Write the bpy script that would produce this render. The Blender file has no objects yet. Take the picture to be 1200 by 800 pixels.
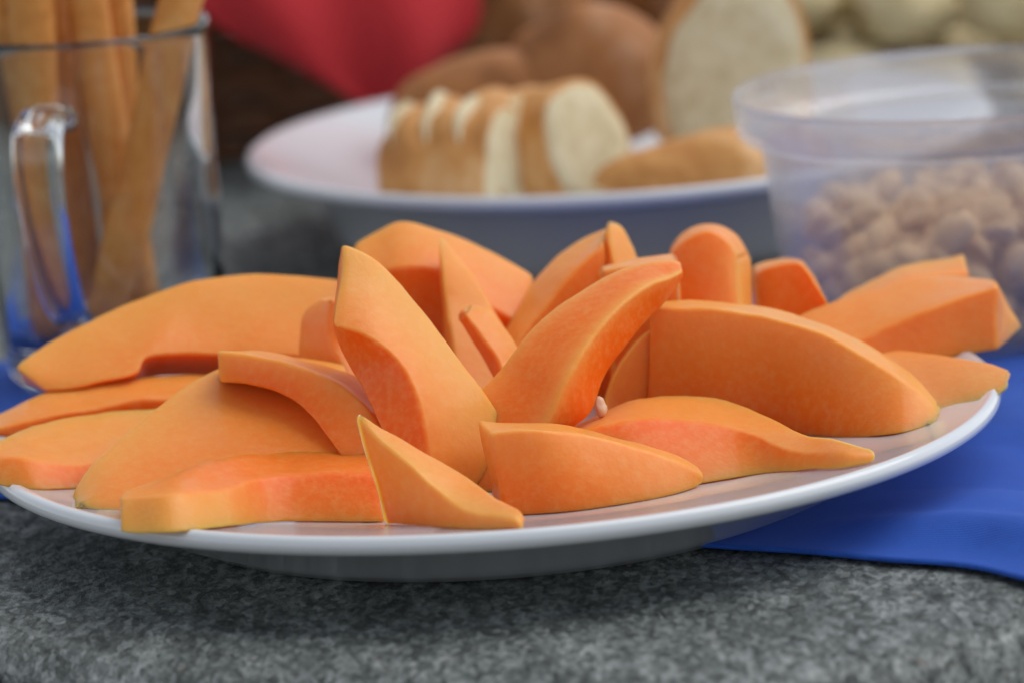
import bpy, bmesh, math, random
from mathutils import Vector, Matrix, noise

R = math.radians
scene = bpy.context.scene

# ------------------------------------------------------------------ camera
cam_data = bpy.data.cameras.new('camera')
cam = bpy.data.objects.new('camera', cam_data)
scene.collection.objects.link(cam)
pitch, roll = -.2091, -.0714
F = Vector((0, math.cos(pitch), math.sin(pitch)))
RT = F.cross(Vector((0, 0, 1))).normalized()
UP = RT.cross(F)
RT2 = math.cos(roll) * RT + math.sin(roll) * UP
UP2 = -math.sin(roll) * RT + math.cos(roll) * UP
m = Matrix((RT2, UP2, -F)).transposed().to_4x4()
m.translation = Vector((.0066, -1.2656, .3122))
cam.matrix_world = m
cam_data.sensor_width = 36
cam_data.lens = 165
cam_data.clip_start = .02
cam_data.clip_end = 100
cam_data.dof.use_dof = True
cam_data.dof.focus_distance = 1.235
cam_data.dof.aperture_fstop = 9.5
scene.camera = cam

# ------------------------------------------------------------------ sky and soft sun (open shade, light from behind on the right)
SUN_EL, SUN_AZ = 58, 72          # azimuth measured from +Y towards +X
world = bpy.data.worlds.new('World')
scene.world = world
world.use_nodes = True
wn = world.node_tree
bg = wn.nodes['Background']
sky = wn.nodes.new('ShaderNodeTexSky')
sky.sky_type = 'NISHITA'
sky.sun_disc = False
sky.sun_elevation = R(SUN_EL)
sky.sun_rotation = R(SUN_AZ)
hs = wn.nodes.new('ShaderNodeHueSaturation')          # thin overcast: a whiter sky
hs.inputs['Saturation'].default_value = .28
wn.links.new(sky.outputs[0], hs.inputs['Color'])
wn.links.new(hs.outputs[0], bg.inputs[0])
bg.inputs[1].default_value = .135
sun_data = bpy.data.lights.new('sun', 'SUN')
sun_data.energy = 1.1
sun_data.angle = R(55)
sun_data.color = (1, .97, .92)
sun = bpy.data.objects.new('sun', sun_data)
scene.collection.objects.link(sun)
sd = Vector((math.sin(R(SUN_AZ)) * math.cos(R(SUN_EL)), math.cos(R(SUN_AZ)) * math.cos(R(SUN_EL)), math.sin(R(SUN_EL))))
sun.rotation_euler = (-sd).to_track_quat('-Z', 'Y').to_euler()
vs = scene.view_settings
vs.view_transform = 'Standard'
vs.look = 'None'
vs.exposure = 0.24
vs.gamma = 1
scene.cycles.use_denoising = True
scene.cycles.max_bounces = 14
scene.cycles.transmission_bounces = 12
scene.cycles.transparent_max_bounces = 12
scene.cycles.caustics_refractive = True
scene.cycles.blur_glossy = .5

# ------------------------------------------------------------------ helpers
COL = scene.collection
def mesh_obj(name, verts, faces, mat, parent=None, smooth=True):
    me = bpy.data.meshes.new(name)
    me.from_pydata([tuple(v) for v in verts], [], faces)
    me.validate()
    bm = bmesh.new(); bm.from_mesh(me)
    bmesh.ops.recalc_face_normals(bm, faces=bm.faces)
    bm.to_mesh(me); bm.free()
    if smooth:
        me.polygons.foreach_set('use_smooth', [True] * len(me.polygons))
    me.materials.append(mat)
    o = bpy.data.objects.new(name, me)
    COL.objects.link(o)
    if parent: o.parent = parent
    return o
def empty(name, loc, rot=(0, 0, 0)):
    o = bpy.data.objects.new(name, None)
    o.empty_display_size = .02
    o.location = loc; o.rotation_euler = rot
    COL.objects.link(o)
    return o
def tag(o, label, cat, group=None):
    o['label'] = label; o['category'] = cat
    if group: o['group'] = group
    return o
def lathe(prof, n=96, zoff=0):
    """closed surface of revolution from (r, z) points; r=0 points become poles"""
    V, Fc, rings = [], [], []
    for r, z in prof:
        if r < 1e-7:
            rings.append([len(V)]); V.append((0, 0, z + zoff))
        else:
            rings.append(list(range(len(V), len(V) + n)))
            V += [(r * math.cos(2 * math.pi * k / n), r * math.sin(2 * math.pi * k / n), z + zoff) for k in range(n)]
    for a, b in zip(rings, rings[1:]):
        for k in range(n):
            k2 = (k + 1) % n
            if len(a) == 1 and len(b) == 1: continue
            if len(a) == 1: Fc.append((a[0], b[k2], b[k]))
            elif len(b) == 1: Fc.append((a[k], a[k2], b[0]))
            else: Fc.append((a[k], a[k2], b[k2], b[k]))
    return V, Fc
def spline(P, n):
    """Catmull-Rom through the points of P, n samples"""
    P = [Vector(p) for p in P]
    Q = [2 * P[0] - P[1]] + P + [2 * P[-1] - P[-2]]
    out = []
    for i in range(n):
        t = i / (n - 1) * (len(P) - 1)
        k = min(int(t), len(P) - 2); u = t - k
        a, b, c, d = Q[k:k + 4]
        out.append(.5 * ((2 * b) + (c - a) * u + (2 * a - 5 * b + 4 * c - d) * u * u + (3 * b - a - 3 * c + d) * u ** 3))
    return out
def tube(path, radius, n=14, squash=1.0, caps=True):
    """tube along a list of points; radius is a function of 0..1"""
    V, Fc = [], []
    prev = None
    N = len(path)
    for i, p in enumerate(path):
        d = (path[min(i + 1, N - 1)] - path[max(i - 1, 0)]).normalized()
        if prev is None:
            x = d.cross(Vector((.31, .2, .93))).normalized()
        else:
            x = (prev - prev.dot(d) * d).normalized()
        prev = x
        y = d.cross(x)
        r = radius(i / (N - 1))
        V += [p + x * (r * math.cos(2 * math.pi * k / n)) + y * (r * squash * math.sin(2 * math.pi * k / n)) for k in range(n)]
    for i in range(N - 1):
        for k in range(n):
            k2 = (k + 1) % n
            Fc.append((i * n + k, i * n + k2, (i + 1) * n + k2, (i + 1) * n + k))
    if caps:
        V.append(path[0]); V.append(path[-1])
        a, b = len(V) - 2, len(V) - 1
        for k in range(n):
            k2 = (k + 1) % n
            Fc.append((a, k2, k)); Fc.append((b, (N - 1) * n + k, (N - 1) * n + k2))
    return V, Fc

# ------------------------------------------------------------------ materials
def mat(name, base=(.5, .5, .5), rough=.5, **kw):
    mt = bpy.data.materials.new(name)
    mt.use_nodes = True
    b = mt.node_tree.nodes['Principled BSDF']
    b.inputs['Base Color'].default_value = (*base, 1)
    b.inputs['Roughness'].default_value = rough
    for k, v in kw.items():
        b.inputs[k].default_value = v
    return mt
class NT:
    """tiny helper to write node trees"""
    def __init__(s, mt): s.t = mt.node_tree; s.b = s.t.nodes['Principled BSDF']
    def n(s, typ, **kw):
        nd = s.t.nodes.new('ShaderNode' + typ)
        for k, v in kw.items():
            if k in nd.inputs: nd.inputs[k].default_value = v
            else: setattr(nd, k, v)
        return nd
    def l(s, a, b): s.t.links.new(a, b)
    def coord(s, scale=(1, 1, 1), kind='Object', rot=(0, 0, 0)):
        c = s.n('TexCoord'); mp = s.n('Mapping'); mp.inputs['Scale'].default_value = scale
        mp.inputs['Rotation'].default_value = rot
        s.l(c.outputs[kind], mp.inputs[0]); return mp.outputs[0]
    def noise(s, vec, scale, detail=4, rough=.55, dist=0):
        nd = s.n('TexNoise'); nd.inputs['Scale'].default_value = scale; nd.inputs['Detail'].default_value = detail
        nd.inputs['Roughness'].default_value = rough; nd.inputs['Distortion'].default_value = dist
        s.l(vec, nd.inputs['Vector']); return nd.outputs['Fac']
    def ramp(s, fac, stops):
        nd = s.n('ValToRGB'); e = nd.color_ramp.elements
        while len(e) < len(stops): e.new(.5)
        for q, (p, c) in zip(e, stops): q.position = p; q.color = (*c, 1)
        s.l(fac, nd.inputs[0]); return nd.outputs[0]
    def mix(s, fac, a, b, mode='MIX'):
        nd = s.n('Mix', data_type='RGBA', blend_type=mode)
        for sock, v in ((0, fac), (6, a), (7, b)):
            if hasattr(v, 'links'): s.l(v, nd.inputs[sock])
            else: nd.inputs[sock].default_value = v if sock == 0 else (*v, 1)
        return nd.outputs[2]
    def math(s, op, a, b):
        nd = s.n('Math', operation=op)
        for k, v in enumerate((a, b)):
            if hasattr(v, 'links'): s.l(v, nd.inputs[k])
            else: nd.inputs[k].default_value = v
        return nd.outputs[0]
    def bump(s, h, strength=.3, dist=.001, prev=None):
        nd = s.n('Bump'); nd.inputs['Strength'].default_value = strength; nd.inputs['Distance'].default_value = dist
        s.l(h, nd.inputs['Height'])
        if prev: s.l(prev, nd.inputs['Normal'])
        s.l(nd.outputs[0], s.b.inputs['Normal']); return nd.outputs[0]
    def base(s, c): s.l(c, s.b.inputs['Base Color'])

def melon_material():
    mt = mat('melon_flesh', (.8, .3, .1), .38)
    t = NT(mt); b = t.b
    at = t.n('Attribute', attribute_name='flesh')
    co = t.coord(kind='Object')
    n1 = t.noise(co, 90, 4, .6)
    n2 = t.noise(co, 420, 3, .6)
    oi = t.n('ObjectInfo')
    f = t.math('ADD', at.outputs['Fac'], t.math('MULTIPLY', t.math('SUBTRACT', n1, .5), .13))
    f = t.math('ADD', f, t.math('MULTIPLY', t.math('SUBTRACT', oi.outputs['Random'], .5), .12))
    c = t.ramp(f, [(0, (.78, .40, .075)), (.10, (.86, .375, .070)), (.30, (.90, .285, .048)), (.60, (.90, .205, .016)), (1, (.88, .140, .002))])
    c2 = t.mix(t.ramp(n2, [(.42, (0, 0, 0)), (.72, (.26, .26, .26))]), c, (.92, .44, .14))
    t.base(c2)
    b.inputs['Subsurface Weight'].default_value = .92
    b.inputs['Specular IOR Level'].default_value = .32
    b.inputs['Subsurface Radius'].default_value = (.0095, .0048, .0016)
    b.inputs['Subsurface Scale'].default_value = .6
    b.inputs['IOR'].default_value = 1.38
    b.inputs['Coat Weight'].default_value = .16
    b.inputs['Coat Roughness'].default_value = .16
    rr = t.ramp(n1, [(.3, (.30, .30, .30)), (.7, (.52, .52, .52))])
    t.l(rr, b.inputs['Roughness'])
    n3 = t.noise(t.coord((1, 1, 1), 'Object'), 900, 2, .6)
    p = t.bump(n1, .08, .0012)
    p = t.bump(n2, .42, .00040, p)
    t.bump(n3, .40, .00018, p)
    return mt
def stone_material():
    mt = mat('grey_gneiss', (.14, .15, .14), .72)
    t = NT(mt)
    co = t.coord((300, 150, 300), 'Object', (0, 0, R(-8)))
    co2 = t.coord((1, 1, 1), 'Object')
    a = t.noise(co, .75, 6, .68, .6)
    g = t.noise(t.coord((620, 300, 600), 'Object', (0, 0, R(14))), 1.0, 3, .7, .3)
    big = t.noise(co2, 13, 4, .6)
    vo = t.n('TexVoronoi'); t.l(t.coord((520, 240, 500), 'Object', (0, 0, R(-12))), vo.inputs['Vector']); vo.inputs['Scale'].default_value = 1
    c = t.ramp(a, [(.30, (.024, .028, .027)), (.43, (.100, .116, .108)), (.54, (.22, .245, .23)), (.68, (.50, .53, .51))])
    vc = t.n('TexVoronoi'); t.l(t.coord((560, 270, 540), 'Object', (0, 0, R(-6))), vc.inputs['Vector']); vc.inputs['Scale'].default_value = 1
    vb = t.n('RGBToBW'); t.l(vc.outputs['Color'], vb.inputs[0])
    c = t.mix(.45, c, t.ramp(vb.outputs[0], [(.25, (.02, .024, .024)), (.5, (.12, .135, .13)), (.78, (.42, .45, .44))]))
    c = t.mix(t.ramp(g, [(.30, (.8, .8, .8)), (.48, (0, 0, 0))]), c, (.03, .034, .036))
    c = t.mix(t.ramp(g, [(.60, (0, 0, 0)), (.74, (.75, .75, .75))]), c, (.46, .48, .48))
    sp = t.ramp(vo.outputs['Color'], [(.86, (0, 0, 0)), (.90, (.55, .55, .55))])
    c = t.mix(sp, c, (.44, .45, .43))
    sp2 = t.ramp(t.noise(co2, 210, 2, .5), [(.70, (0, 0, 0)), (.74, (.5, .5, .5))])
    c = t.mix(sp2, c, (.20, .12, .075))
    mid = t.noise(t.coord((1, .5, 1)), 60, 5, .65, .5)
    c = t.mix(.8, c, t.ramp(mid, [(.35, (.40, .42, .42)), (.62, (1, 1, 1))]), 'MULTIPLY')
    c = t.mix(.6, c, t.ramp(big, [(.35, (.55, .58, .58)), (.65, (1, 1, 1))]), 'MULTIPLY')
    t.base(c)
    t.l(t.ramp(a, [(.35, (.85, .85, .85)), (.65, (.5, .5, .5))]), t.b.inputs['Roughness'])
    p = t.bump(big, .5, .006)
    p = t.bump(a, .55, .0016, p)
    t.bump(g, .45, .0007, p)
    return mt
def cloth_material(name, c1, c2, scale=1500):
    mt = mat(name, c1, .85, **{'Sheen Weight': .04, 'Sheen Roughness': .5})
    t = NT(mt)
    w1 = t.n('TexWave', wave_type='BANDS', bands_direction='X'); w2 = t.n('TexWave', wave_type='BANDS', bands_direction='Y')
    co = t.coord((1, 1, 1), 'Object', (0, 0, R(31)))
    for w in (w1, w2):
        t.l(co, w.inputs['Vector']); w.inputs['Scale'].default_value = scale / 6.28; w.inputs['Distortion'].default_value = 1.2
        w.inputs['Detail'].default_value = 2
    h = t.math('MAXIMUM', w1.outputs['Fac'], w2.outputs['Fac'])
    n = t.noise(co, 60, 5, .7)
    t.base(t.mix(t.math('MULTIPLY', t.math('ADD', h, n), .5), c1, c2))
    p = t.bump(n, .3, .0012)
    t.bump(h, .5, .0004, p)
    return mt
def baked_material(name, stops, scale=60, spec=.3, bump=.4):
    mt = mat(name, (.5, .3, .1), .6)
    t = NT(mt)
    co = t.coord()
    a = t.noise(co, scale, 5, .65, .4)
    t.base(t.ramp(a, stops))
    t.b.inputs['Specular IOR Level'].default_value = spec
    p = t.bump(a, bump, .002)
    t.bump(t.noise(co, scale * 12, 3, .7), bump, .0004, p)
    return mt

M = {}
M['melon'] = melon_material()
M['stone'] = stone_material()
M['porcelain'] = mat('white_porcelain', (.70, .73, .76), .16, **{'Coat Weight': .5, 'Coat Roughness': .06})
t = NT(M['porcelain']); t.bump(t.noise(t.coord(), 45, 3, .5), .05, .002)
M['blue'] = cloth_material('blue_cotton', (.007, .052, .34), (.018, .120, .60), 2600)
M['red'] = cloth_material('red_cotton', (.50, .016, .022), (.68, .036, .046), 900)
M['glass'] = mat('clear_glass', (.96, .985, .985), .015, **{'Transmission Weight': 1.0, 'IOR': 1.49})
M['plastic'] = mat('milky_plastic', (.84, .83, .90), .25, **{'Transmission Weight': .75, 'IOR': 1.25, 'Alpha': .44})
M['grissini'] = baked_material('breadstick_crust', [(.25, (.52, .19, .035)), (.5, (.74, .32, .075)), (.75, (.84, .48, .17))], 70)
M['crust'] = baked_material('bread_crust', [(.28, (.42, .15, .03)), (.5, (.66, .32, .10)), (.72, (.82, .56, .30))], 40)
M['dark_crust'] = baked_material('dark_bread_crust', [(.28, (.20, .07, .02)), (.5, (.42, .17, .055)), (.74, (.60, .36, .22))], 26)
M['crumb'] = baked_material('bread_crumb', [(.25, (.56, .45, .24)), (.5, (.74, .64, .42)), (.8, (.82, .74, .54))], 120, .1, .7)
M['pale'] = baked_material('pale_cheese', [(.25, (.54, .43, .22)), (.5, (.68, .57, .33)), (.8, (.78, .69, .45))], 60, .3, .5)
M['nut'] = baked_material('roasted_nut', [(.25, (.58, .34, .15)), (.5, (.80, .54, .28)), (.8, (.88, .68, .42))], 140, .4, .3)
M['wicker'] = baked_material('dark_wicker', [(.25, (.045, .020, .009)), (.5, (.13, .055, .024)), (.8, (.25, .11, .045))], 50, .3, .5)
M['board'] = baked_material('wood_board', [(.25, (.09, .055, .026)), (.5, (.16, .10, .045)), (.8, (.22, .15, .07))], 20)
M['dark'] = mat('dark_glaze', (.018, .012, .012), .3)
M['seed'] = mat('melon_seed_scrap', (.80, .55, .36), .4, **{'Subsurface Weight': .3, 'Subsurface Scale': .002})
M['soil'] = baked_material('ground_earth', [(.3, (.05, .04, .03)), (.7, (.11, .10, .08))], 3)

# ------------------------------------------------------------------ ground and stone table
gv = [(-8, -8, -.74), (8, -8, -.74), (8, 8, -.74), (-8, 8, -.74)]
g = mesh_obj('ground', gv, [(0, 1, 2, 3)], M['soil']); g['kind'] = 'structure'

def stone_table():
    rnd = random.Random(5)
    ctrl = [(-.135, -.118), (-.07, -.165), (0, -.196), (.06, -.208), (.105, -.186), (.150, -.150), (.24, -.08), (.42, .02),
            (.75, .25), (.95, .8), (.8, 1.45), (.3, 1.75), (-.4, 1.75), (-.85, 1.4), (-1.0, .8), (-.8, .3), (-.45, .04), (-.24, -.06)]
    n = len(ctrl); out = []
    for i in range(n):
        a, b, c, d = [Vector((*ctrl[(i + k) % n], 0)) for k in (-1, 0, 1, 2)]
        s = 26 if i < 8 or i > 14 else 12
        for j in range(s):
            u = j / s
            out.append(.5 * ((2 * b) + (c - a) * u + (2 * a - 5 * b + 4 * c - d) * u * u + (3 * b - a - 3 * c + d) * u ** 3))
    N = len(out)
    cen = Vector((0, .7, 0))
    def norm(i):
        tt = (out[(i + 1) % N] - out[i - 1]).normalized()
        return Vector((tt.y, -tt.x, 0))
    V, Fc = [], []
    prof = [(-.004, -.060), (0, -.050), (.001, -.030), (.0005, -.016), (-.001, -.009), (-.004, -.0045), (-.009, -.0018), (-.016, -.0006), (-.028, 0)]
    for off, z in prof:
        for i in range(N):
            p = out[i] + norm(i) * off
            w = noise.noise(p * 55 + Vector((0, 0, z * 120))) * .0022 + noise.noise(p * 160 + Vector((3, 0, z * 300))) * .0009
            k = 1 if off > -.02 else 0
            q = p + norm(i) * w * k
            V.append((q.x, q.y, z - (abs(w) * .5 * k if -.02 < off and z > -.012 else 0)))
    L = len(prof)
    for j in range(L - 1):
        for i in range(N):
            i2 = (i + 1) % N
            Fc.append((j * N + i, j * N + i2, (j + 1) * N + i2, (j + 1) * N + i))
    Fc.append(tuple((L - 1) * N + i for i in range(N)))
    Fc.append(tuple(reversed(range(N))))
    slab = mesh_obj('table_top', V, Fc, M['stone'])
    root = empty('stone_table', (0, .7, -.74))
    slab.parent = root; slab.location = (0, -.7, .74)
    for k, (x, y) in enumerate(((-.35, -.05), (.35, -.05), (-.35, .6), (.35, .6))):
        v, f = lathe([(0, .003), (.07, .003), (.075, .02), (.06, .08), (.055, .55), (.07, .66), (.075, .6795), (0, .6795)], 20)
        lg = mesh_obj('leg', v, f, M['stone'], root); lg.location = (x, y, 0)
    tag(root, 'rough grey speckled stone table with a rounded worn front edge', 'table')
stone_table()

# ------------------------------------------------------------------ blue cloth under plate, mug and tub
CL = .0013
def blue_cloth():
    front = [(-.34, .165), (-.24, .100), (-.15, .040), (-.06, -.012), (.00, -.047), (.0473, -.0733), (.0625, -.082), (.0796, -.0913), (.0983, -.1043), (.1107, -.1112), (.1206, -.1199), (.1298, -.1333),
             (.1370, -.1410), (.150, -.128), (.185, -.092), (.230, -.050), (.28, -.005)]
    fs = spline([(x, y, 0) for x, y in front], 180)
    V, Fc = [], []
    rows = 120
    def h(x, y):
        r = math.hypot(x, y)
        k = min(1, max(0, (r - .10) / .05))
        k *= min(1, max(0, (math.hypot(x + .118, y - .189) - .05) / .04))
        k *= min(1, max(0, (math.hypot(x - .150, y - .172) - .07) / .05))
        n1 = noise.noise(Vector((x * 14 + y * 9, y * 16 - x * 5, .3)))
        n2 = noise.noise(Vector((x * 40, y * 34, 2.3)))
        dl = (x - .10) * .567 + (y + .082) * .823
        fold = .0065 * math.exp(-(dl / .011) ** 2) * min(1, max(0, (x - .055) / .04)) + .004 * math.exp(-((dl + .045 - .1 * (x - .1)) / .012) ** 2) * min(1, max(0, (x - .11) / .03))
        return k * (fold + .0070 * max(0, n1 + .20) + .0009 * (n2 + .5))
    for j in range(rows):
        v = j / (rows - 1)
        for p in fs:
            yb = .232 + .012 * math.sin(p.x * 9)
            y = p.y + (yb - p.y) * v
            x = p.x + .03 * v
            e_ = min(1, (y - p.y) / .030); e_ = e_ * e_ * (3 - 2 * e_)
            V.append((x, y, CL + h(x, y) * (.08 + .92 * e_)))
    n = len(fs)
    for j in range(rows - 1):
        for i in range(n - 1):
            Fc.append((j * n + i, j * n + i + 1, (j + 1) * n + i + 1, (j + 1) * n + i))
    o = mesh_obj('blue_cloth', V, Fc, M['blue'])
    so = o.modifiers.new('thickness', 'SOLIDIFY'); so.thickness = .0011; so.offset = -1
    tag(o, 'royal blue cotton cloth spread on the stone table under the melon plate', 'cloth')
blue_cloth()

# ------------------------------------------------------------------ melon plate
def plate_profile(Rr, zr, zw, rw, foot):
    s = Rr / .14
    top = [(0, zw), (rw * .6, zw), (rw, zw), (rw + .008 * s, zw + .0006), (Rr - .0055, zr - .0013), (Rr - .0035, zr - .0002), (Rr - .0018, zr),
           (Rr - .0006, zr - .0008), (Rr, zr - .0024), (Rr - .0004, zr - .0038), (Rr - .0024, zr - .0052)]
    und = [(Rr - .014 * s, zr - .0078), (Rr - .026 * s, zr - .0112), (foot + .012 * s, zr * .22), (foot + .004, .0022), (foot + .001, .0002), (foot - .001, 0), (foot - .004, .0004), (foot - .006, .0030), (foot * .5, .0045), (0, .0045)]
    return top + und
v, f = lathe(plate_profile(.14, .0250, .0152, .082, .090), 160)
o = mesh_obj('dinner_plate', v, f, M['porcelain']); o.location = (0, 0, CL * .3)
tag(o, 'white round porcelain plate heaped with orange melon slices', 'plate')

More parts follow.
